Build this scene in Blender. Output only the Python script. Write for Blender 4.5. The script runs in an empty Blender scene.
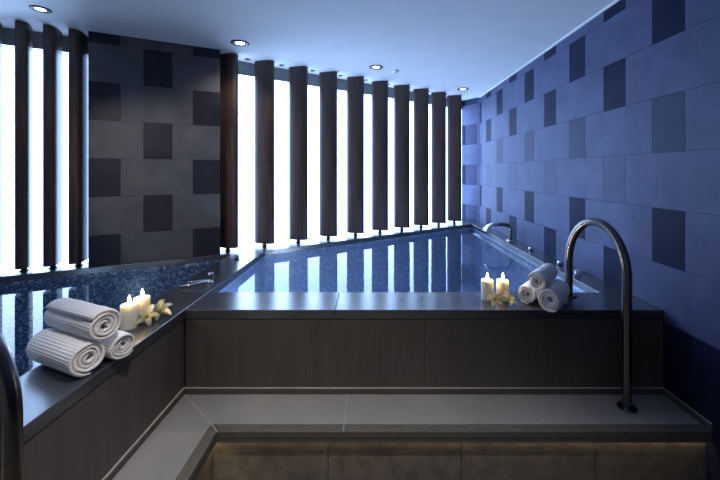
import bpy, bmesh, math, random
from mathutils import Vector, Matrix, noise
random.seed(11)
S = bpy.context.scene
C = S.collection
PI = math.pi
E = 1.6                     # eye height above the lower floor
LZ = E - .738               # top of the pool ledges
SLAB = .048
WZ = LZ - .066              # water surface
TZ = E - 1.185              # step tread
CZ = E + 1.086              # ceiling
XR = 1.545                  # right wall
XL = -3.6                   # left wall
YB = -1.3                   # wall behind the viewer
FX, FY = 1.865, 2.140       # front ledge, front and pool side
DX0, DX1 = -1.275, -1.012   # dividing ledge, its two sides
RX = 1.377                  # right ledge, pool side

def lip_l(x): return 2.455 + .505 * (x + 2.623)
def lip_r(x): return 3.257 + .700 * (x + 1.014)
def pan_l(x): return 2.725 + .505 * (x + 2.623)
def pan_r(x): return 3.654 + .720 * (x + 1.043)

# ------------------------------------------------------------------ materials
class NT:
    def __init__(s, name):
        s.m = bpy.data.materials.new(name); s.m.use_nodes = True
        s.t = s.m.node_tree; s.t.nodes.clear()
        s.out = s.n('ShaderNodeOutputMaterial')
    def n(s, typ, **kw):
        x = s.t.nodes.new(typ)
        for k, v in kw.items():
            if k.startswith('_'): setattr(x, k[1:], v)
            else: x.inputs[k.replace('__', ' ')].default_value = v
        return x
    def l(s, a, b): s.t.links.new(a, b)

def rgba(c): return (c[0], c[1], c[2], 1)

def surf(name, c1, c2=None, rough=.5, scale=8, stretch=(1,1,1), bump=0, bscale=60, metal=0, spec=.5, rough2=None, detail=6, coat=0, sss=0, sheen=0, lo=.35, hi=.65, ior=1.5):
    N = NT(name)
    p = N.n('ShaderNodeBsdfPrincipled', Roughness=rough, Metallic=metal)
    p.inputs['Specular IOR Level'].default_value = spec
    p.inputs['Base Color'].default_value = rgba(c1); p.inputs['IOR'].default_value = ior
    if coat: p.inputs['Coat Weight'].default_value = coat; p.inputs['Coat Roughness'].default_value = .15
    if sheen: p.inputs['Sheen Weight'].default_value = sheen
    if sss:
        p.inputs['Subsurface Weight'].default_value = sss
        p.inputs['Subsurface Radius'].default_value = (.03, .026, .018)
        p.inputs['Subsurface Scale'].default_value = 1
    tc = N.n('ShaderNodeTexCoord')
    mp = N.n('ShaderNodeMapping', Scale=stretch)
    N.l(tc.outputs['Object'], mp.inputs['Vector'])
    if c2:
        nz = N.n('ShaderNodeTexNoise', Scale=scale, Detail=detail, Roughness=.6)
        N.l(mp.outputs[0], nz.inputs['Vector'])
        r = N.n('ShaderNodeValToRGB')
        r.color_ramp.elements[0].position = lo; r.color_ramp.elements[0].color = rgba(c1)
        r.color_ramp.elements[1].position = hi; r.color_ramp.elements[1].color = rgba(c2)
        N.l(nz.outputs['Fac'], r.inputs['Fac']); N.l(r.outputs[0], p.inputs['Base Color'])
        if rough2 is not None:
            mr = N.n('ShaderNodeMapRange'); mr.inputs['To Min'].default_value = rough; mr.inputs['To Max'].default_value = rough2
            N.l(nz.outputs['Fac'], mr.inputs['Value']); N.l(mr.outputs[0], p.inputs['Roughness'])
    if bump:
        nb = N.n('ShaderNodeTexNoise', Scale=bscale, Detail=5)
        N.l(mp.outputs[0], nb.inputs['Vector'])
        b = N.n('ShaderNodeBump', Strength=bump, Distance=.004)
        N.l(nb.outputs['Fac'], b.inputs['Height']); N.l(b.outputs[0], p.inputs['Normal'])
    N.l(p.outputs[0], N.out.inputs[0])
    return N.m

def emit(name, c, st):
    N = NT(name)
    e = N.n('ShaderNodeEmission', Strength=st); e.inputs['Color'].default_value = rgba(c)
    N.l(e.outputs[0], N.out.inputs[0]); return N.m

def mosaic(name, cols, cell=.02, rough=.25):
    N = NT(name)
    p = N.n('ShaderNodeBsdfPrincipled', Roughness=rough)
    tc = N.n('ShaderNodeTexCoord')
    ad = N.n('ShaderNodeVectorMath', _operation='ADD'); ad.inputs[1].default_value = (.0053,.0071,.0063)
    sn = N.n('ShaderNodeVectorMath', _operation='SNAP'); sn.inputs[1].default_value = (cell,)*3
    N.l(tc.outputs['Object'], ad.inputs[0]); N.l(ad.outputs[0], sn.inputs[0])
    wn = N.n('ShaderNodeTexWhiteNoise'); wn.noise_dimensions = '3D'
    N.l(sn.outputs[0], wn.inputs['Vector'])
    r = N.n('ShaderNodeValToRGB'); r.color_ramp.interpolation = 'CONSTANT'
    el = r.color_ramp.elements
    el[0].color = rgba(cols[0]); el[1].position = 1/len(cols); el[1].color = rgba(cols[1])
    for i, c in enumerate(cols[2:], 2):
        e = el.new(i/len(cols)); e.color = rgba(c)
    N.l(wn.outputs['Value'], r.inputs['Fac']); N.l(r.outputs[0], p.inputs['Base Color'])
    N.l(p.outputs[0], N.out.inputs[0]); return N.m

def water_mat(name, tint, bump, bscale):
    N = NT(name)
    tc = N.n('ShaderNodeTexCoord')
    mp = N.n('ShaderNodeMapping', Scale=(1, 1, 1)); N.l(tc.outputs['Object'], mp.inputs['Vector'])
    nz = N.n('ShaderNodeTexNoise', Scale=bscale, Detail=2.5, Roughness=.5); N.l(mp.outputs[0], nz.inputs['Vector'])
    b = N.n('ShaderNodeBump', Strength=bump, Distance=.01); N.l(nz.outputs['Fac'], b.inputs['Height'])
    fr = N.n('ShaderNodeFresnel', IOR=1.33); N.l(b.outputs[0], fr.inputs['Normal'])
    tr = N.n('ShaderNodeBsdfTransparent'); tr.inputs['Color'].default_value = rgba(tint)
    gl = N.n('ShaderNodeBsdfGlossy', Roughness=.03); N.l(b.outputs[0], gl.inputs['Normal'])
    mx = N.n('ShaderNodeMixShader')
    N.l(fr.outputs[0], mx.inputs[0]); N.l(tr.outputs[0], mx.inputs[1]); N.l(gl.outputs[0], mx.inputs[2])
    N.l(mx.outputs[0], N.out.inputs[0]); return N.m

def towel_mat(name):
    N = NT(name)
    p = N.n('ShaderNodeBsdfPrincipled', Roughness=.95)
    p.inputs['Base Color'].default_value = (.90,.88,.88,1); p.inputs['Specular IOR Level'].default_value = .1
    p.inputs['Sheen Weight'].default_value = .25
    uv = N.n('ShaderNodeTexCoord'); sp = N.n('ShaderNodeSeparateXYZ'); N.l(uv.outputs['UV'], sp.inputs[0])
    def wave(o, k):
        m = N.n('ShaderNodeMath', _operation='MULTIPLY'); m.inputs[1].default_value = k; N.l(o, m.inputs[0])
        s = N.n('ShaderNodeMath', _operation='SINE'); N.l(m.outputs[0], s.inputs[0]); return s.outputs[0]
    a, c = wave(sp.outputs[0], 2*PI/.0095), wave(sp.outputs[1], 2*PI/.013)
    mx = N.n('ShaderNodeMath', _operation='MAXIMUM'); N.l(a, mx.inputs[0]); N.l(c, mx.inputs[1])
    nz = N.n('ShaderNodeTexNoise', Scale=220, Detail=3); N.l(uv.outputs['Object'], nz.inputs['Vector'])
    ad = N.n('ShaderNodeMath', _operation='MULTIPLY_ADD'); ad.inputs[1].default_value = 1.2
    N.l(nz.outputs['Fac'], ad.inputs[0]); N.l(mx.outputs[0], ad.inputs[2])
    b = N.n('ShaderNodeBump', Strength=.7, Distance=.0018); N.l(ad.outputs[0], b.inputs['Height'])
    N.l(b.outputs[0], p.inputs['Normal']); N.l(p.outputs[0], N.out.inputs[0]); return N.m

M = {}
M['tile_light'] = surf('stone_tile_light', (.058,.068,.134), (.084,.095,.176), .50, 5, bump=.2, bscale=90, rough2=.62, spec=.2)
M['tile_dark'] = surf('stone_tile_dark', (.010,.013,.036), (.016,.020,.048), .55, 6, bump=.06, bscale=80, spec=.07)
M['tile_mid'] = surf('stone_tile_middle', (.030,.037,.080), (.040,.047,.098), .5, 6, bump=.08, bscale=80, spec=.12)
M['tile_faint'] = surf('stone_tile_faint', (.044,.053,.110), (.060,.069,.135), .5, 6, bump=.1, bscale=80, spec=.15)
M['white_lit_tile_light'] = surf('stone_tile_light_white_lit', (.064,.066,.078), (.088,.090,.102), .5, 5, bump=.2, bscale=90, spec=.2)  # pillar copy of the wall stone, whiter light put into its colour
M['white_lit_tile_dark'] = surf('stone_tile_dark_white_lit', (.014,.015,.026), (.022,.023,.036), .42, 6, bump=.06, bscale=80, spec=.25)
M['grout'] = surf('pale_grout', (.40,.39,.375), (.46,.45,.43), .8, 20)
M['joint'] = surf('tile_joint', (.055,.060,.10), rough=.9)
M['ceiling'] = surf('white_ceiling_paint', (.57,.58,.59), (.60,.61,.62), .8, 3)
M['ledge'] = surf('polished_dark_stone', (.036,.038,.048), (.050,.051,.062), .19, 10, bump=.006, bscale=40, rough2=.27, spec=1.0, ior=1.8)
M['face'] = surf('brown_grey_stone', (.078,.067,.061), (.100,.087,.079), .46, 4, (5,5,.7), bump=.06, bscale=40)
M['tread'] = surf('grey_step_stone', (.26,.26,.26), (.32,.315,.31), .42, 3, bump=.04, bscale=50, rough2=.5)
M['nosing'] = surf('ribbed_step_strip', (.095,.090,.080), (.125,.118,.105), .6, 30, bump=.2, bscale=120)
M['riser'] = surf('rough_riser_stone', (.13,.115,.097), (.22,.195,.16), .65, 9, (2,2,1.6), bump=.45, bscale=45)
M['floor'] = surf('dark_floor_stone', (.09,.085,.08), (.13,.12,.11), .5, 4)
M['wood'] = surf('dark_stained_wood', (.034,.020,.017), (.072,.044,.038), .40, 9, (9,9,.35), bump=.08, bscale=40, spec=.45)
M['steel'] = surf('brushed_steel', (.62,.62,.62), rough=.22, metal=1)
M['bronze'] = surf('dark_brushed_steel', (.17,.165,.16), (.22,.215,.205), .24, 40, (1,1,.1), metal=1)
M['chrome'] = surf('chrome', (.85,.86,.87), rough=.08, metal=1)
M['black'] = surf('black_metal', (.012,.012,.014), rough=.35, metal=.6)
M['band'] = surf('grey_green_panel', (.27,.31,.32), (.30,.34,.35), .6, 3)
M['plaster'] = surf('grey_plaster', (.22,.215,.22), (.26,.255,.26), .8, 4)
M['white'] = surf('white_plastic', (.8,.8,.8), rough=.4)
M['window'] = emit('backlit_frosted_glass', (.395,.60,1.0), 10)
M['frame'] = surf('pale_metal_frame', (.55,.6,.65), rough=.4, metal=.3)
M['lens'] = emit('lamp_lens', (1,.93,.85), 9)
M['led'] = emit('warm_led', (1,.80,.50), 12.0)
M['flame'] = emit('candle_flame', (1,.72,.34), 28)
M['wax'] = surf('cream_wax', (.94,.87,.68), (.96,.90,.73), .5, 8, sss=.6)
M['wick'] = surf('burnt_wick', (.02,.015,.01), rough=.9)
M['petal'] = surf('cream_petal', (.82,.74,.42), (.86,.82,.60), .6, 25, sss=.15)
M['petal_green'] = surf('pale_green_petal', (.66,.70,.42), (.78,.78,.55), .6, 25, sss=.15)
M['flower_heart'] = surf('orange_flower_heart', (.48,.30,.06), (.62,.44,.12), .6, 60)
M['towel'] = towel_mat('white_waffle_towel')
M['mosaic'] = mosaic('blue_glass_mosaic', [(.20,.27,.40),(.23,.30,.43),(.27,.34,.48),(.21,.28,.42),(.32,.39,.53),(.25,.32,.46)], .02)
M['mosaic_speckled'] = mosaic('speckled_mosaic', [(.05,.08,.15),(.10,.15,.24),(.22,.28,.38),(.07,.11,.19),(.42,.48,.55),(.13,.18,.28)], .013)
M['water'] = water_mat('pool_water', (.74,.84,.96), .07, 4.0)
M['water_still'] = water_mat('still_pool_water', (.62,.76,.95), .004, 3)

# ------------------------------------------------------------------ builders
def obj(name, bm, mat, parent=None, smooth=False, bevel=0, loc=None):
    bmesh.ops.recalc_face_normals(bm, faces=bm.faces)
    me = bpy.data.meshes.new(name); bm.to_mesh(me); bm.free()
    for m in (mat if isinstance(mat, (list, tuple)) else [mat]): me.materials.append(m)
    o = bpy.data.objects.new(name, me); C.objects.link(o)
    if smooth:
        me.polygons.foreach_set('use_smooth', [True]*len(me.polygons))
        if smooth != 'all':
            try: me.set_sharp_from_angle(angle=math.radians(40))
            except Exception: pass
    if bevel:
        b = o.modifiers.new('bevel', 'BEVEL'); b.width = bevel; b.segments = 2; b.limit_method = 'ANGLE'
    if parent: o.parent = parent
    if loc: o.location = loc
    return o

def tag(o, label, cat, group=None, kind=None):
    o['label'] = label
    if cat: o['category'] = cat
    if group: o['group'] = group
    if kind: o['kind'] = kind
    return o
def thing(name, label, cat, loc=(0,0,0), rz=0, group=None):
    o = bpy.data.objects.new(name, None); C.objects.link(o)
    o.empty_display_size = .1
    o.location = loc; o.rotation_euler = (0,0,rz)
    return tag(o, label, cat, group)
def dup(root, loc, rz, label):
    r = root.copy(); C.objects.link(r); r.location = loc; r.rotation_euler = (0,0,rz); r['label'] = label
    for ch in list(root.children):
        c = ch.copy(); C.objects.link(c); c.parent = r
        for g in list(ch.children):
            d = g.copy(); C.objects.link(d); d.parent = c
    return r
def struct(name, bm, mat, label, cat, **k):
    return tag(obj(name, bm, mat, **k), label, cat, kind='structure')

def prism(bm, pts, z0, z1, mi=0):
    lo = [bm.verts.new((p[0], p[1], z0)) for p in pts]; hi = [bm.verts.new((p[0], p[1], z1)) for p in pts]
    n = len(pts); fs = [bm.faces.new(lo[::-1]), bm.faces.new(hi)]
    for i in range(n): fs.append(bm.faces.new((lo[i], lo[(i+1)%n], hi[(i+1)%n], hi[i])))
    for f in fs: f.material_index = mi
    return fs
def box(bm, x0, x1, y0, y1, z0, z1, mi=0):
    return prism(bm, [(x0,y0),(x1,y0),(x1,y1),(x0,y1)], z0, z1, mi)
def lathe(bm, prof, n=24, c=(0,0,0), sx=1, sy=1, ph=0):
    rings = []
    for r, z in prof:
        rings.append([bm.verts.new((c[0]+r*sx*math.cos(2*PI*i/n+ph), c[1]+r*sy*math.sin(2*PI*i/n+ph), c[2]+z)) for i in range(n)])
    for a, b in zip(rings, rings[1:]):
        for i in range(n): bm.faces.new((a[i], a[(i+1)%n], b[(i+1)%n], b[i]))
    bm.faces.new(rings[0][::-1]); bm.faces.new(rings[-1])
def sweep(bm, path, r, n=16, flat=None):
    """tube along path; r a number or one per point; flat = (kx, ky) scale per point of the section"""
    path = [Vector(p) for p in path]; rings = []; up = None
    for i, p in enumerate(path):
        t = (path[min(i+1, len(path)-1)] - path[max(i-1, 0)]).normalized()
        if up is None:
            up = Vector((0,1,0)) if abs(t.y) < .8 else Vector((1,0,0))
        a = (up - t*up.dot(t)).normalized(); up = a; b = t.cross(a)
        rr = r[i] if isinstance(r, (list, tuple)) else r
        ka, kb = flat[i] if flat else (1, 1)
        rings.append([bm.verts.new(p + a*rr*ka*math.cos(2*PI*k/n) + b*rr*kb*math.sin(2*PI*k/n)) for k in range(n)])
    for q, s in zip(rings, rings[1:]):
        for k in range(n): bm.faces.new((q[k], q[(k+1)%n], s[(k+1)%n], s[k]))
    bm.faces.new(rings[0][::-1]); bm.faces.new(rings[-1])

# ------------------------------------------------------------------ tiled walls
ROW0, ROWH, COLW = E + .102, .3, .2055
def rows(z0, z1):
    k = math.floor((z0 - ROW0)/ROWH + 1e-6)
    while ROW0 + k*ROWH < z1 - 1e-4:
        yield k, max(z0, ROW0 + k*ROWH), min(z1, ROW0 + (k+1)*ROWH); k += 1
def tiles(bm, p0, d, n, segs, z0, z1, th=.006, g=.0011):
    """p0 start (x, y); d along the wall; n out into the room; segs(row) -> (s0, s1, material index)"""
    p0, d, n = Vector(p0), Vector(d).normalized(), Vector(n).normalized()
    for k, a, b in rows(z0, z1):
        for s0, s1, mi in segs(k):
            q = [p0 + d*(s0+g), p0 + d*(s1-g), p0 + d*(s1-g) + n*th, p0 + d*(s0+g) + n*th]
            prism(bm, [(v.x, v.y) for v in q], a+g, b-g, mi)
TM = [M['tile_light'], M['tile_dark'], M['tile_mid'], M['joint'], M['tile_faint']]
TG = [M['white_lit_tile_light'], M['white_lit_tile_dark'], M['white_lit_tile_dark'], M['joint']]

def segs_right(k):
    if k <= -4: return [(q*.6, min(q*.6+.6, 5.10-YB), 1) for q in range(11) if q*.6 < 5.05-YB]  # low rows all dark: shade below the ledge put into the tile colour
    out = []; dark = 0 if k % 2 == 0 else 2
    c0 = math.floor((YB - 1.739)/COLW); c = c0; run = YB
    while True:
        y = 1.739 + c*COLW
        if y >= 5.09: break
        if c % 4 == dark:
            if y > run + .01: out.append((run, y, 0))
            e = min(y + COLW, 5.10); out.append((max(y, YB), e, 4 if k == -1 else (2 if k == 0 else 1))); run = e  # paler dark tiles in two middle rows: gloss put into their colour
        c += 1
    if run < 5.09: out.append((run, 5.10, 0))
    return [(a - YB, b - YB, m) for a, b, m in out]
bm = bmesh.new()
box(bm, XR+.006, XR+.12, YB, 5.10, 0, CZ, 3)
tiles(bm, (XR+.006, YB), (0,1), (-1,0), segs_right, 0, CZ)
struct('wall_right', bm, TM, 'long blue-grey stone wall with a checker of darker tiles along the right pool', 'wall')

cor = Vector((XR, 5.10)); rd = Vector((1.351-XR, 5.377-5.10)).normalized(); rn = Vector((-rd.y, rd.x))
if rn.x > 0: rn = -rn
def segs_ret(k):
    return [(0,.054,0),(.054,.27,2),(.27,.48,1)] if k % 2 else [(0,.27,0),(.27,.48,0)]
bm = bmesh.new()
b0, b1 = cor - rn*.006, cor - rn*.006 + rd*.48
prism(bm, [b0, b1, b1 - rn*.1, b0 - rn*.1], LZ, CZ, 3)
tiles(bm, b0, rd, rn, segs_ret, LZ, CZ)
struct('wall_back', bm, TM, 'narrow blue tiled end wall between last wooden column and the long tiled wall', 'wall')

pl, pr = Vector((-2.206, lip_l(-2.206)+.035)), Vector((-1.371, lip_l(-1.371)+.035))
pdv = (pr - pl); plen = pdv.length; pdv = pdv.normalized(); pn = Vector((pdv.y, -pdv.x))
def segs_pier(k):
    c = [0, .205, .359, .564, .718, plen]
    if k % 2: return [(c[0],c[1],1),(c[1],c[4],0),(c[4],c[5],1)]
    return [(c[0],c[2],0),(c[2],c[3],1 if k != -2 else 1),(c[3],c[5],0)]
bm = bmesh.new()
i0, i1 = pl - pn*.006, pr - pn*.006
prism(bm, [i0, i1, i1 - pn*.20, i0 - pn*.20], LZ, CZ, 3)
tiles(bm, i0, pdv, pn, segs_pier, LZ, CZ)
struct('wall_middle', bm, TG, 'wide stone-tiled pillar, coloured grey as if white-lit, with dark checker tiles between the two lit windows', 'wall')

# other walls, floor, ceiling
bm = bmesh.new(); box(bm, XL-.1, XL, YB, pan_l(XL)+.02, 0, CZ)
struct('wall_left', bm, M['plaster'], 'plain grey wall at the far end of the left pool', 'wall')
bm = bmesh.new(); box(bm, XL-.1, XR+.12, YB-.1, YB, 0, CZ)
struct('wall_rear', bm, M['plaster'], 'plain grey wall behind the walkway and steps', 'wall')
bm = bmesh.new(); box(bm, -.75, XR+.012, YB, 1.64, -.1, 0)
struct('floor', bm, M['floor'], 'dark stone floor below the grey steps', 'floor')
bm = bmesh.new()
prism(bm, [(XL-.1,YB-.1),(XR+.12,YB-.1),(XR+.12,5.7),(1.0,5.7),(XL-.1,2.6)], CZ, CZ+.1)
struct('ceiling', bm, M['ceiling'], 'smooth white ceiling washed in blue light', 'ceiling')
bm = bmesh.new(); box(bm, XR-.016, XR-.001, YB, 5.09, CZ-.012, CZ-.0005)
struct('trim_1', bm, M['white'], 'thin pale edge strip where ceiling meets the long tiled wall', 'trim')

# ------------------------------------------------------------------ lit windows and the grey band above
WT = E + .958
def strip(f, x0, x1, off, th):
    return [(x0, f(x0)+off), (x1, f(x1)+off), (x1, f(x1)+off+th), (x0, f(x0)+off+th)]
def window(name, f, x0, x1, label, joints):
    bm = bmesh.new(); prism(bm, strip(f, x0, x1, .004, .03), LZ+.002, WT)
    w = struct(name, bm, M['window'], label, 'window')
    bm = bmesh.new()
    prism(bm, strip(f, x0, x1, -.004, .006), WT-.022, WT-.016)
    prism(bm, strip(f, x0, x1, -.006, .006), WT-.004, WT)
    obj('window_frame', bm, M['frame'], w)
window('window_1', pan_l, XL, -2.10, 'tall white backlit window left of the tiled pillar', 0)
window('window_2', pan_r, -1.52, 1.36, 'long white backlit window right of the tiled pillar', 0)
bm = bmesh.new(); prism(bm, strip(pan_l, XL, -2.10, 0, .05), WT, CZ)
struct('trim_2', bm, M['band'], 'grey band between ceiling and the window left of pillar', 'trim')
bm = bmesh.new(); prism(bm, strip(pan_r, -1.52, 1.36, 0, .05), WT, CZ)
struct('trim_3', bm, M['band'], 'grey band between ceiling and the long window right of pillar', 'trim')

# ------------------------------------------------------------------ ledges, pools, water
def ledge(pts, label):
    bm = bmesh.new(); prism(bm, pts, LZ-SLAB, LZ)
    return struct('pool_ledge', bm, M['ledge'], label, 'ledge', bevel=.003)
g = .001
bl, br = lip_l(DX0), lip_r(DX1)
ledge([(XL,lip_l(XL)),(DX0-g,bl),(DX0-g,pan_r(DX0)+.05),(XL,pan_l(XL)+.05)], 'polished dark stone ledge beneath the left window and tiled pillar')
bL = ledge([(DX0,bl+g),(DX1,br+g),(RX,lip_r(RX)),(XR,lip_r(XR)-.02),(XR,5.09),(1.34,5.39),(DX0,pan_r(DX0)+.05)], 'polished dark stone ledge under the right-hand row of wooden columns')
ledge([(DX0,YB),(DX1,YB),(DX1,br-g),(DX0,bl-g)], 'dark stone ledge dividing the two pools, carrying towels and candles')
bm = bmesh.new()
for a, b in ((DX1+g, -.2107), (-.2093, .62), (.6214, XR)):
    box(bm, a, b, FX, FY, LZ-SLAB, LZ)
struct('pool_ledge', bm, M['ledge'], 'dark stone ledge across the front of the right pool', 'ledge', bevel=.003)
ledge([(RX,FY+g),(XR,FY+g),(XR,lip_r(XR)-.022),(RX,lip_r(RX)-g)], 'dark stone ledge along the foot of the long blue tiled wall')

LB = LZ - SLAB
# masonry below the ledges (panelled faces towards the steps)
bm = bmesh.new()
box(bm, DX1+.02, XR, FX+.016, FY-.012, 0, LB-.0005, 1)
xs = [DX1+.006, -.363, .272, .912, XR]
for a, b in zip(xs, xs[1:]): box(bm, a+.001, b-.001, FX+.005, FX+.016, 0, LB-.004)
struct('wall_front', bm, [M['face'], M['joint']], 'brown-grey stone panelling below the front ledge of the right pool', 'wall')
bm = bmesh.new()
box(bm, DX0+.012, DX1-.016, YB, br-.1, 0, LB-.0005, 1)
ys = [YB, -.32, .30, .92, 1.545, FX+.005]
for a, b in zip(ys, ys[1:]): box(bm, DX1-.016, DX1-.005, a+.001, b-.001, 0, LB-.004)
struct('wall_divider', bm, [M['face'], M['joint']], 'brown-grey stone side below the ledge with towels and candles', 'wall')

def basin(pts, mat, label, bot):
    bm = bmesh.new()
    n = len(pts); lo = [bm.verts.new((p[0],p[1],bot)) for p in pts]; hi = [bm.verts.new((p[0],p[1],LB-.0005)) for p in pts]
    bm.faces.new(lo)
    for i in range(n): bm.faces.new((lo[i],lo[(i+1)%n],hi[(i+1)%n],hi[i]))
    return struct('pool_basin', bm, mat, label, 'pool')
rp = [(DX1-.011,FY-.011),(RX+.011,FY-.011),(RX+.011,lip_r(RX)+.012),(DX1-.011,br+.012)]
lp = [(XL+.001,YB+.001),(DX0+.011,YB+.001),(DX0+.011,bl+.012),(XL+.001,lip_l(XL)+.012)]
basin(rp, M['mosaic'], 'blue mosaic lining of the right pool', WZ-.75)
basin(lp, M['mosaic_speckled'], 'speckled blue mosaic lining of the left pool', WZ-.75)
def sheet(pts, mat, label):
    bm = bmesh.new(); bm.faces.new([bm.verts.new((p[0],p[1],WZ)) for p in pts])
    o = struct('pool_water', bm, mat, label, 'water'); return o
ins = .002
sheet([(DX1-.009,FY-.009),(RX+.009,FY-.009),(RX+.009,lip_r(RX)+.009),(DX1-.009,br+.009)], M['water'], 'rippled blue water of the right pool reflecting the lit window')
sheet([(XL+.004,YB+.004),(DX0+.009,YB+.004),(DX0+.009,bl+.008),(XL+.004,lip_l(XL)+.009)], M['water_still'], 'still dark blue water of the left pool behind the towels')

# ------------------------------------------------------------------ step
NX, NY, ND = -.716, 1.595, .048        # nosing line and width of the strip
st = thing('stone_step', 'L-shaped grey stone step running along both pool walls', 'step', (0,0,0))
st['kind'] = 'structure'
bm = bmesh.new()
T0 = TZ-.034
ex, ey = DX1-.004, FX+.004
cuts = [-.14, .765]
def bevelpoly(pts): prism(bm, pts, T0, TZ)
mi = (NX-ND, NY+ND)
bevelpoly([(ex+g,YB),(mi[0],YB),(mi[0],mi[1]-g),(ex+g,ey-g*1.5)])
xs = [None, -.14, .765, XR]
bevelpoly([(mi[0]+g,mi[1]),(-.141,mi[1]),(-.141,ey),(ex+2*g,ey)])
bevelpoly([(-.139,mi[1]),(.764,mi[1]),(.764,ey),(-.139,ey)])
bevelpoly([(.766,mi[1]),(XR,mi[1]),(XR,ey),(.766,ey)])
obj('tread', bm, M['tread'], st, bevel=.0015)
bm = bmesh.new()
prism(bm, [(mi[0]+g,YB),(NX,YB),(NX,NY),(mi[0]+g,mi[1]-g)], T0, TZ)
prism(bm, [(mi[0]+2*g,mi[1]-g),(NX+g,NY),(-.1403,NY),(-.1403,mi[1]-g)], T0, TZ)
prism(bm, [(-.1399,NY),(XR,NY),(XR,mi[1]-g),(-.1399,mi[1]-g)], T0, TZ)
prism(bm, [(NX-.011,YB),(NX-.002,YB),(NX-.002,NY+.002),(NX-.011,NY+.011)], TZ-.054, T0-.001)
prism(bm, [(NX-.010,NY+.011),(NX-.001,NY+.002),(XR,NY+.002),(XR,NY+.011)], TZ-.054, T0-.001)
obj('nosing', bm, M['nosing'], st, bevel=.004)
bm = bmesh.new()
rx, ry = NX-.036, NY+.032
for a, b in ((rx+.0015,-.215),(-.212,.405),(.408,1.03),(1.033,XR)): box(bm, a, b, ry, ry+.03, 0, T0-.001)
for a, b in ((YB,-.3),(-.297,.33),(.333,.96),(.963,ry+.03)): box(bm, rx-.03, rx, a, b, 0, T0-.001)
obj('riser', bm, M['riser'], st, bevel=.0015)
bm = bmesh.new(); box(bm, rx+.014, XR-.01, ry-.013, ry-.004, T0-.007, T0-.001); box(bm, rx+.004, rx+.013, YB+.01, ry-.014, T0-.007, T0-.001)
obj('light_strip', bm, M['led'], st)
bm = bmesh.new(); zt = TZ + .0003
for p, q, w in (((ex,ey),(mi[0],mi[1]),.0022),((mi[0],mi[1]),(NX,NY),.0022),((-.14,NY+.003),(-.14,ey),.0016),((.765,mi[1]),(.765,ey),.0020)):
    p, q = Vector(p), Vector(q); n = (q-p).normalized(); n = Vector((-n.y, n.x))*w
    prism(bm, [p-n, q-n, q+n, p+n], TZ-.006, zt)
obj('grout_line', bm, M['grout'], st)
bm = bmesh.new()
prism(bm, [(ex+.001,FX+.003),(XR,FX+.003),(XR,FX-.006),(ex+.010,FX-.006)], TZ+.0005, TZ+.030)
struct('baseboard_front', bm, M['face'], 'low stone skirting at the back of the grey step, under the front ledge', 'skirting', bevel=.002)
bm = bmesh.new(); gz = TZ+.030
prism(bm, [(ex+.003,FX+.003),(XR,FX+.003),(XR,FX-.0035),(ex+.008,FX-.0035)], gz, gz+.0035)
obj('grout_line', bm, M['grout'], bpy.data.objects['baseboard_front'])
bm = bmesh.new()
prism(bm, [(DX1-.005,YB),(DX1+.006,YB),(DX1+.006,FX-.007),(DX1-.005,FX+.004)], TZ+.0005, TZ+.030)
struct('baseboard_left', bm, M['face'], 'low stone skirting along the step below the towels', 'skirting', bevel=.002)
bm = bmesh.new(); prism(bm, [(DX1-.005,YB),(DX1+.0035,YB),(DX1+.0035,FX-.0035),(DX1-.005,FX+.003)], gz, gz+.0035)
obj('grout_line', bm, M['grout'], bpy.data.objects['baseboard_left'])

bm = bmesh.new(); box(bm, XR-.008, XR-.0002, NY+.001, FX-.008, TZ+.0005, TZ+.030)
struct('baseboard_right', bm, M['face'], 'short stone skirting where the step meets the long tiled wall', 'skirting')
bm = bmesh.new(); box(bm, XR-.006, XR-.0002, NY+.001, FX-.004, gz, gz+.0035)
obj('grout_line', bm, M['grout'], bpy.data.objects['baseboard_right'])
# ------------------------------------------------------------------ wooden columns
def make_column(label, group, loc, rz):
    t = thing('wooden_column', label, 'column', loc, rz, group)
    H = CZ - LZ
    bm = bmesh.new(); n = 40; sec = []
    for i in range(n):
        a = 2*PI*i/n; c, s = math.cos(a), math.sin(a); e = 2/3.2
        sec.append((.101*math.copysign(abs(c)**e, c), .042*math.copysign(abs(s)**e, s)))
    prism(bm, sec, .034, H-.002)
    obj('column_blade', bm, M['wood'], t, smooth=True)
    bm = bmesh.new(); lathe(bm, [(.026,0),(.026,.006),(.018,.008),(.018,.034)], 20)
    obj('foot', bm, M['black'], t, smooth=True)
    return t
ORD = ['first','second','third','fourth','fifth','sixth','seventh','eighth','ninth','tenth']
RG, LG = 'wooden columns before the right window', 'wooden columns before the left window'
first = None
for k in range(10):
    x = -1.362 + .2805*k; y = 3.262 + .692*(x + 1.36)
    x += (0,.1,1.2,1.7,2.2,2.6,2.4,1.4,.5,-1.0)[k]*y/350
    lab = ORD[k] + ' dark wooden column to the right of the tiled pillar'
    if k == 0: lab = 'dark wooden column touching the right edge of the tiled pillar'
    if k == 9: lab = 'last dark wooden column, nearest the far blue tiled corner'
    rz = -math.radians(14)
    if first is None: first = make_column(lab, RG, (x,y,LZ), rz)
    else: dup(first, (x,y,LZ), rz, lab)
for k, (x, y) in enumerate([(-2.322,2.752),(-2.457,2.679),(-2.605,2.605),(-2.757,2.528)]):
    lab = ['dark wooden column touching the left edge of the tiled pillar','second dark wooden column to the left of the tiled pillar',
           'third dark wooden column to the left of the tiled pillar','dark wooden column cut off by the left edge of the photo'][k]
    o = dup(first, (x,y,LZ), math.radians([110,116,126,126][k]), lab); o['group'] = LG

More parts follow.
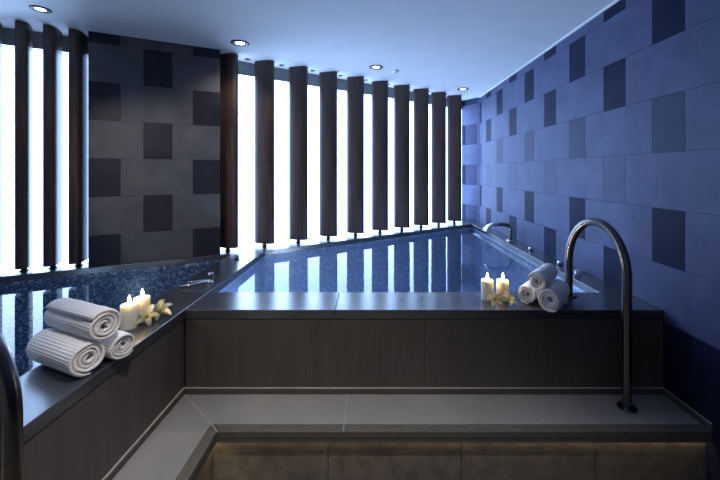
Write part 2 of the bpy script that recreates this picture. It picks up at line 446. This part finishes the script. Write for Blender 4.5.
# ------------------------------------------------------------------ ceiling lamps
def downlight(x, y, label, power, col=(1,.86,.70), r=.075, tilt=(0,0), size=1.5):
    t = thing('ceiling_downlight', label, 'ceiling light', (x,y,CZ), 0, 'round recessed ceiling downlights')
    bm = bmesh.new(); n = 32; rings = []
    for rr, z in ((r,-.0005),(r,-.004),(r*.93,-.008),(r*.70,-.008),(r*.50,-.003)):
        rings.append([bm.verts.new((rr*math.cos(2*PI*i/n), rr*math.sin(2*PI*i/n), z)) for i in range(n)])
    for a, b in zip(rings, rings[1:]):
        for i in range(n): bm.faces.new((a[i],a[(i+1)%n],b[(i+1)%n],b[i]))
    obj('trim_ring', bm, M['black'], t, smooth=True)
    bm = bmesh.new(); lathe(bm, [(r*.50,-.0008),(r*.50,-.0025),(r*.4,-.005)], 32)
    obj('lamp_lens', bm, M['lens'], t, smooth=True)
    L = bpy.data.lights.new('downlight_beam','SPOT'); L.energy = power; L.color = col; L.spot_size = size; L.spot_blend = .8; L.shadow_soft_size = .035
    lo = bpy.data.objects.new('downlight_beam', L); C.objects.link(lo); lo.parent = t; lo.location = (0,0,-.03); lo.rotation_euler = (tilt[0],tilt[1],0)
downlight(-1.132, 2.957, 'round ceiling downlight just right of the tiled pillar top', 20, size=2.2)
downlight(.021, 3.636, 'round ceiling downlight above the middle of the right pool', 10)
downlight(1.17, 4.606, 'round ceiling downlight nearest the far corner', 10)
downlight(-2.228, 2.338, 'white ceiling downlight above the left pool', 10, r=.057)
downlight(-.25, .8, 'ceiling downlight above the walkway, out of view', 120, (1,.92,.83), size=1.5)
downlight(-.45, -.55, 'ceiling downlight near the rear wall, out of view', 120, (1,.92,.83), size=1.5)

downlight(-1.75, .95, 'unseen downlight added over the left pool to light the tiled pillar', 100, (1,.90,.79), tilt=(math.radians(60),0), size=.68)  # unseen lamp, added to brighten the tiled pillar
sp0 = None
for k in range(9):
    x = -1.222 + .2805*k; y = 3.262 + .692*(x + 1.36) + .02
    lab = 'tiny dark recessed ceiling spot between %s and %s columns right of pillar' % (ORD[k], ORD[k+1])
    if sp0 is None:
        sp0 = thing('recessed_spot', lab, 'ceiling light', (x,y,CZ), 0, 'tiny recessed spots between the right columns')
        bm = bmesh.new(); lathe(bm, [(.026,-.0005),(.026,-.004),(.022,-.006)], 20); obj('trim_ring', bm, M['black'], sp0, smooth=True)
        bm = bmesh.new(); lathe(bm, [(.012,-.006),(.012,-.008),(.006,-.009)], 16); obj('lamp_lens', bm, M['steel'], sp0, smooth=True)
    else: dup(sp0, (x,y,CZ), 0, lab)
sn = thing('smoke_detector', 'small white ceiling sensor right of the middle downlight', 'sensor', (.235,3.774,CZ))
bm = bmesh.new(); lathe(bm, [(.036,-.0005),(.036,-.008),(.030,-.012)], 24); obj('base', bm, M['white'], sn, smooth=True)
bm = bmesh.new(); lathe(bm, [(.020,-.012),(.018,-.024),(.010,-.030)], 24); obj('dome', bm, M['white'], sn, smooth=True)

for x, y, e in ((-.45,FY+.03,17),(.85,FY+.03,17),(-1.6,.6,4),(-1.6,1.9,3)):      # unseen lights added under water to brighten the pools
    L = bpy.data.lights.new('underwater_fill','POINT'); L.energy = e; L.color = (.62,.80,1); L.shadow_soft_size = .05
    lo = bpy.data.objects.new('underwater_fill', L); C.objects.link(lo); lo.location = (x, y, WZ-.40)
# ------------------------------------------------------------------ handrails
def handrail(label, p0, z0, p1, z1, apex, spring):
    """arched tube from p0 (on the step, z0) over to p1 (on the ledge, z1)"""
    t = thing('handrail', label, 'handrail', (p0[0],p0[1],z0), 0, 'arched steel handrails at the pools')
    A, B = Vector((0,0,0)), Vector((p1[0]-p0[0], p1[1]-p0[1], 0))
    pts = [A + Vector((0,0,.006)), Vector((0,0,(spring-z0)*.5)), Vector((0,0,spring-z0))]
    for i in range(1, 32):
        a = PI*i/32
        pts.append(A.lerp(B, (1-math.cos(a))/2) + Vector((0,0,spring-z0 + (apex-spring)*math.sin(a))))
    pts += [B + Vector((0,0,spring-z0)), B + Vector((0,0,(spring+z1)/2-z0)), B + Vector((0,0,z1-z0+.006))]
    bm = bmesh.new(); sweep(bm, pts, .022, 20); obj('tube', bm, M['bronze'], t, smooth=True)
    for q in (A, B + Vector((0,0,z1-z0))):
        bm = bmesh.new(); lathe(bm, [(.043,.0005),(.043,.007),(.039,.010),(.024,.010)], 28, q); obj('flange', bm, M['bronze'], t, smooth=True)
    return t
handrail('arched steel handrail rising from the step beside the right towels', (1.268,1.754), TZ, (1.160,2.085), LZ, E-.276, E-.535)
handrail('dark arched handrail cut off at the lower left corner', (-.782,.75), TZ, (-1.150,.75), LZ, E-.276, E-.53)

# ------------------------------------------------------------------ towels
def towel_mesh(seed, R=.057, L=.27, turns=3.5):
    rnd = random.Random(seed); bm = bmesh.new(); uvl = bm.loops.layers.uv.new('UVMap')
    pitch = (R-.006)/turns; th = pitch*.80; NA = int(turns*34); vs = [0,.004,.012,.03] + [L*i/14 for i in range(2,13)] + [L-.03,L-.012,L-.004,L]
    off = Vector((seed*7.3, seed*3.1, 0)); grid = []; s = 0; prev = None
    for i in range(NA+1):
        f = i/NA; a = -PI/2 + .35 - (1-f)*turns*2*PI; r = .010 + (R-.010-th*.5)*f
        r *= 1 + .035*math.sin(2*a + seed) * (0.4+f*.6)
        P = Vector((math.cos(a), math.sin(a))); p = P*r
        if prev is not None: s += (p-prev).length
        prev = p; col = []
        for v in vs:
            e = min(v, L-v); k = .45 if e < .001 else (.8 if e < .005 else 1)
            if f > .985: k *= .6
            nz = noise.noise(Vector((math.cos(a)*1.3*(.5+f), v*14, f*5)) + off.to_3d())*.0028
            ax = noise.noise(Vector((f*9, .3, seed)))*.008 + .006*(1-f)
            ends = ax if e < .04 else 0
            vv = v + (ends*(1-e/.04) if e < .04 else 0)
            ro, ri = r + th*.5*k + nz, r - th*.5*k + nz
            col.append((bm.verts.new((P.x*ro, vv, P.y*ro)), bm.verts.new((P.x*ri, vv, P.y*ri)), s, v))
        grid.append(col)
    def face(q):
        f = bm.faces.new([w[0] for w in q])
        for lp_, w in zip(f.loops, q): lp_[uvl].uv = (w[1], w[2])
    n = len(vs)
    def W(c, j): return (c[0], c[2], c[3]) if j == 0 else (c[1], c[2], c[3])
    for i in range(NA):
        for j in range(n-1):
            A, B, D, F = grid[i][j], grid[i+1][j], grid[i+1][j+1], grid[i][j+1]
            face([W(A,0),W(B,0),W(D,0),W(F,0)]); face([W(A,1),W(F,1),W(D,1),W(B,1)])
        for j in (0, n-1):
            A, B = grid[i][j], grid[i+1][j]; face([W(A,0),W(A,1),W(B,1),W(B,0)])
    for i in (0, NA):
        for j in range(n-1):
            A, B = grid[i][j], grid[i][j+1]; face([W(A,0),W(B,0),W(B,1),W(A,1)])
    return bm
def towel(label, group, seed, end, dr, z, R, L, roll=0, turns=3.5):
    """end = (x, y) of the visible spiral end; dr = plan direction from that end to the far end; z height of the axis"""
    o = obj('rolled_towel', towel_mesh(seed, R, L, turns), M['towel'], smooth='all')
    d = Vector((dr[0], dr[1], 0)).normalized(); up = Vector((0,0,1)); sx = d.cross(up)
    m = Matrix((sx, d, up)).transposed().to_4x4() @ Matrix.Rotation(roll, 4, 'Y') 
    m.translation = Vector((end[0], end[1], z)); o.matrix_world = m
    return tag(o, label, 'towel', group)
GL, GR = 'rolled towels stacked on the dividing ledge', 'rolled towels stacked on the front ledge'
R1 = .058
dL = (-.92, .39)
nL = Vector((.39, .92))           # sideways, from front roll to rear roll
e0 = Vector((-1.025, 1.262))
towel('rolled white waffle towel, front one under the stack left of candles', GL, 1, e0, dL, LZ+.065, .064, .29, .3)
e1 = e0 + nL*.118
towel('rolled white waffle towel, rear one under the stack left of candles', GL, 2, e1, dL, LZ+.055, .054, .27, -.5)
et = e0 + nL*.047 + Vector((.012,-.005))
towel('rolled white waffle towel on top of the stack left of candles', GL, 3, et, dL, LZ+.166, .063, .305, 2.6)
dR = (.66, .75)
towel('rolled white towel, lower one nearest the right candles', GR, 4, (.846,1.94), dR, LZ+.056, .055, .22, .2)
towel('rolled white towel, lower one beside the steel handrail', GR, 5, (.915,1.832), dR, LZ+.063, .062, .24, -.4)
towel('rolled white towel on top of the stack beside the handrail', GR, 6, (.872,1.875), dR, LZ+.149, .051, .24, 2.2)

# ------------------------------------------------------------------ candles
def candle(label, group, x, y, h, r):
    t = thing('pillar_candle', label, 'candle', (x,y,LZ), 0, group)
    bm = bmesh.new(); lathe(bm, [(r*.97,.0005),(r,.004),(r,h-.006),(r*.96,h-.001),(r*.88,h),(r*.7,h-.005),(r*.3,h-.007)], 36)
    obj('wax_body', bm, M['wax'], t, smooth=True)
    bm = bmesh.new(); sweep(bm, [(0,0,h-.008),(.0005,0,h+.002),(.002,0,h+.008)], .0014, 8); obj('wick', bm, M['wick'], t)
    bm = bmesh.new(); lathe(bm, [(.001,h+.003),(.0055,h+.009),(.0075,h+.016),(.0062,h+.024),(.0035,h+.033),(.0006,h+.042)], 16, (.001,0,0)); obj('flame', bm, M['flame'], t, smooth='all')
    L = bpy.data.lights.new('candle_glow','POINT'); L.energy = .8; L.color = (1,.74,.45); L.shadow_soft_size = .012
    lo = bpy.data.objects.new('candle_glow', L); C.objects.link(lo); lo.parent = t; lo.location = (0,0,h+.055)
candle('lit cream candle in front, beside the left towels', 'lit candles on the dividing ledge', -1.158, 1.655, .112, .0355)
candle('lit cream candle behind the front one, near the left flowers', 'lit candles on the dividing ledge', -1.146, 1.729, .118, .0355)
candle('lit cream candle on the front ledge, farther from the towels', 'lit candles on the front ledge', .652, 2.015, .115, .034)
candle('lit cream candle on the front ledge, nearer the towels', 'lit candles on the front ledge', .742, 2.020, .112, .034)

# ------------------------------------------------------------------ flowers
def petal_bm(L, W, lift, droop, seed):
    bm = bmesh.new(); nu, nv = 10, 6; g_ = []
    for i in range(nu+1):
        u = i/nu; w = W*(math.sin(PI*min(1,(u*.86+.1)))**.75)*(1 if u < 1 else .12); row = []
        for j in range(nv+1):
            v = j/nv*2-1
            z = lift*math.sin(u*PI*.62) - droop*u*u + .22*W*abs(v)**2*math.sin(PI*u) + .0012*math.sin(u*9+v*5+seed)
            row.append(bm.verts.new((L*u, w*v*.5, z)))
        g_.append(row)
    for i in range(nu):
        for j in range(nv): bm.faces.new((g_[i][j],g_[i+1][j],g_[i+1][j+1],g_[i][j+1]))
    r = bmesh.ops.solidify(bm, geom=bm.faces[:], thickness=.0012)
    return bm
def flower(label, group, x, y, size, rz, tilt, n=5, green=()):
    t = thing('orchid_flower', label, 'flower', (x,y,LZ+.004), 0, group)
    t.rotation_euler = (tilt[0], tilt[1], rz); t.location.z = LZ + .004 + size*.78*max(abs(math.sin(tilt[0])), abs(math.sin(tilt[1])))
    for k in range(n):
        o = obj('petal', petal_bm(size*(1.1 if k%2 else .95), size*.50, size*.34, size*.18, k), M['petal_green'] if k in green else M['petal'], t, smooth='all')
        o.rotation_euler = (0, 0, 2*PI*k/n + .2)
    bm = bmesh.new(); lathe(bm, [(.002,.0),(size*.10,.004),(size*.13,.009),(size*.08,.015),(size*.03,.019)], 14)
    obj('flower_heart', bm, M['flower_heart'], t, smooth='all')
FL, FR = 'cream flowers by the left candles', 'cream flowers before the right candles'
flower('cream flower blossom leaning at the ledge edge, foremost by the left candles', FL, -1.098, 1.695, .056, .3, (.75,.15), 5)
flower('pale green-tipped blossom behind the cream one, right of left candles', FL, -1.085, 1.775, .064, .55, (.5,-.2), 6, (0,1,2))
flower('cream blossom before the candle farther from the right towels', FR, .665, 1.935, .050, .2, (.7,-.15), 5)
flower('cream blossom before the candle nearer the right towels', FR, .745, 1.94, .052, .6, (.65,.15), 5, (2,))

# ------------------------------------------------------------------ taps and fittings
t = thing('pool_spout', 'chrome curved water spout on the ledge by the long blue wall', 'tap', (1.455,3.74,LZ))
bm = bmesh.new()
path = [(0,0,.004),(0,0,.06),(0,0,.115)] + [(-.055*(1-math.cos(a)), 0, .115+.055*math.sin(a)) for a in [PI/2*i/8 for i in range(1,9)]] + [(-.10,0,.172),(-.15,0,.172)]
sweep(bm, path, .019, 18); obj('spout_pipe', bm, M['bronze'], t, smooth=True)
bm = bmesh.new()
path = [(-.135,0,.174),(-.17,0,.174),(-.20,0,.168),(-.235,0,.152),(-.262,0,.128),(-.275,0,.105)]
sweep(bm, path, [.021,.023,.026,.028,.029,.029], 20, [(1,1),(1.05,.95),(1.3,.8),(1.6,.6),(1.9,.45),(2.0,.40)]); obj('spout_mouth', bm, M['chrome'], t, smooth=True)
bm = bmesh.new(); lathe(bm, [(.038,.0005),(.038,.006),(.034,.010),(.02,.010)], 24); obj('flange', bm, M['chrome'], t, smooth=True)

k0 = None
KG = 'small chrome control knobs on the ledges'
for x, y, lab in [(1.465,3.27,'small chrome knob nearer the spout, on the ledge by the blue wall'),
                  (1.468,2.765,'small chrome knob nearer the handrail, on the ledge by the blue wall'),
                  (-1.147,2.455,'small chrome knob on the dividing ledge beside the low tap'),
                  (-1.158,2.955,'small chrome knob on the dividing ledge near the pillar')]:
    if k0 is None:
        k0 = thing('control_knob', lab, 'knob', (x,y,LZ), 0, KG)
        bm = bmesh.new(); lathe(bm, [(.026,.0005),(.026,.005),(.012,.008),(.011,.010)], 24); obj('base', bm, M['bronze'], k0, smooth=True)
        bm = bmesh.new(); lathe(bm, [(.012,.010),(.017,.012),(.020,.018),(.019,.026),(.014,.032)], 24); obj('knob_head', bm, M['chrome'], k0, smooth=True)
    else: dup(k0, (x,y,LZ), 0, lab)
t0 = None
for x, y, rz, lab in [(1.462,2.51,0.2,'low chrome tap with two flat arms behind the handrail'),
                      (-1.135,2.262,-.1,'low chrome tap with two flat arms on the dividing ledge')]:
    if t0 is None:
        t0 = thing('lever_tap', lab, 'tap', (x,y,LZ), rz, 'low chrome taps on the ledges')
        bm = bmesh.new(); lathe(bm, [(.024,.0005),(.024,.014),(.018,.020)], 24, (.045,.05,0)); obj('base', bm, M['chrome'], t0, smooth=True)
        for s in (0, 1):
            bm = bmesh.new()
            p = [(.045,.05,.016),(.02,.045-.05*s,.020),(-.02,.035-.07*s,.018),(-.055,.025-.075*s,.014),(-.085,.02-.075*s,.010)]
            sweep(bm, p, [.010,.009,.0085,.0085,.008], 12); obj('arm', bm, M['chrome'], t0, smooth=True)
    else: dup(t0, (x,y,LZ), rz, lab)

# ------------------------------------------------------------------ world, camera, view
W = bpy.data.worlds.new('World'); S.world = W; W.use_nodes = True
W.node_tree.nodes['Background'].inputs[0].default_value = (.02,.03,.06,1); W.node_tree.nodes['Background'].inputs[1].default_value = .3
cd = bpy.data.cameras.new('camera'); cam = bpy.data.objects.new('camera', cd); C.objects.link(cam)
cam.location = (0,0,E); cam.rotation_euler = (PI/2,0,0)
cd.sensor_width = 36; cd.lens = 17.5; cd.shift_x = -14/720; cd.shift_y = (171.5-240)/720; cd.clip_start = .05
S.camera = cam
S.view_settings.view_transform = 'Standard'; S.view_settings.look = 'None'
S.view_settings.exposure = 0; S.view_settings.gamma = 1; S.view_settings.use_curve_mapping = False
S.cycles.use_denoising = True
S.cycles.max_bounces = 10; S.cycles.diffuse_bounces = 5; S.cycles.transparent_max_bounces = 12
S.cycles.sample_clamp_indirect = 6; S.cycles.caustics_reflective = True; S.cycles.caustics_refractive = False
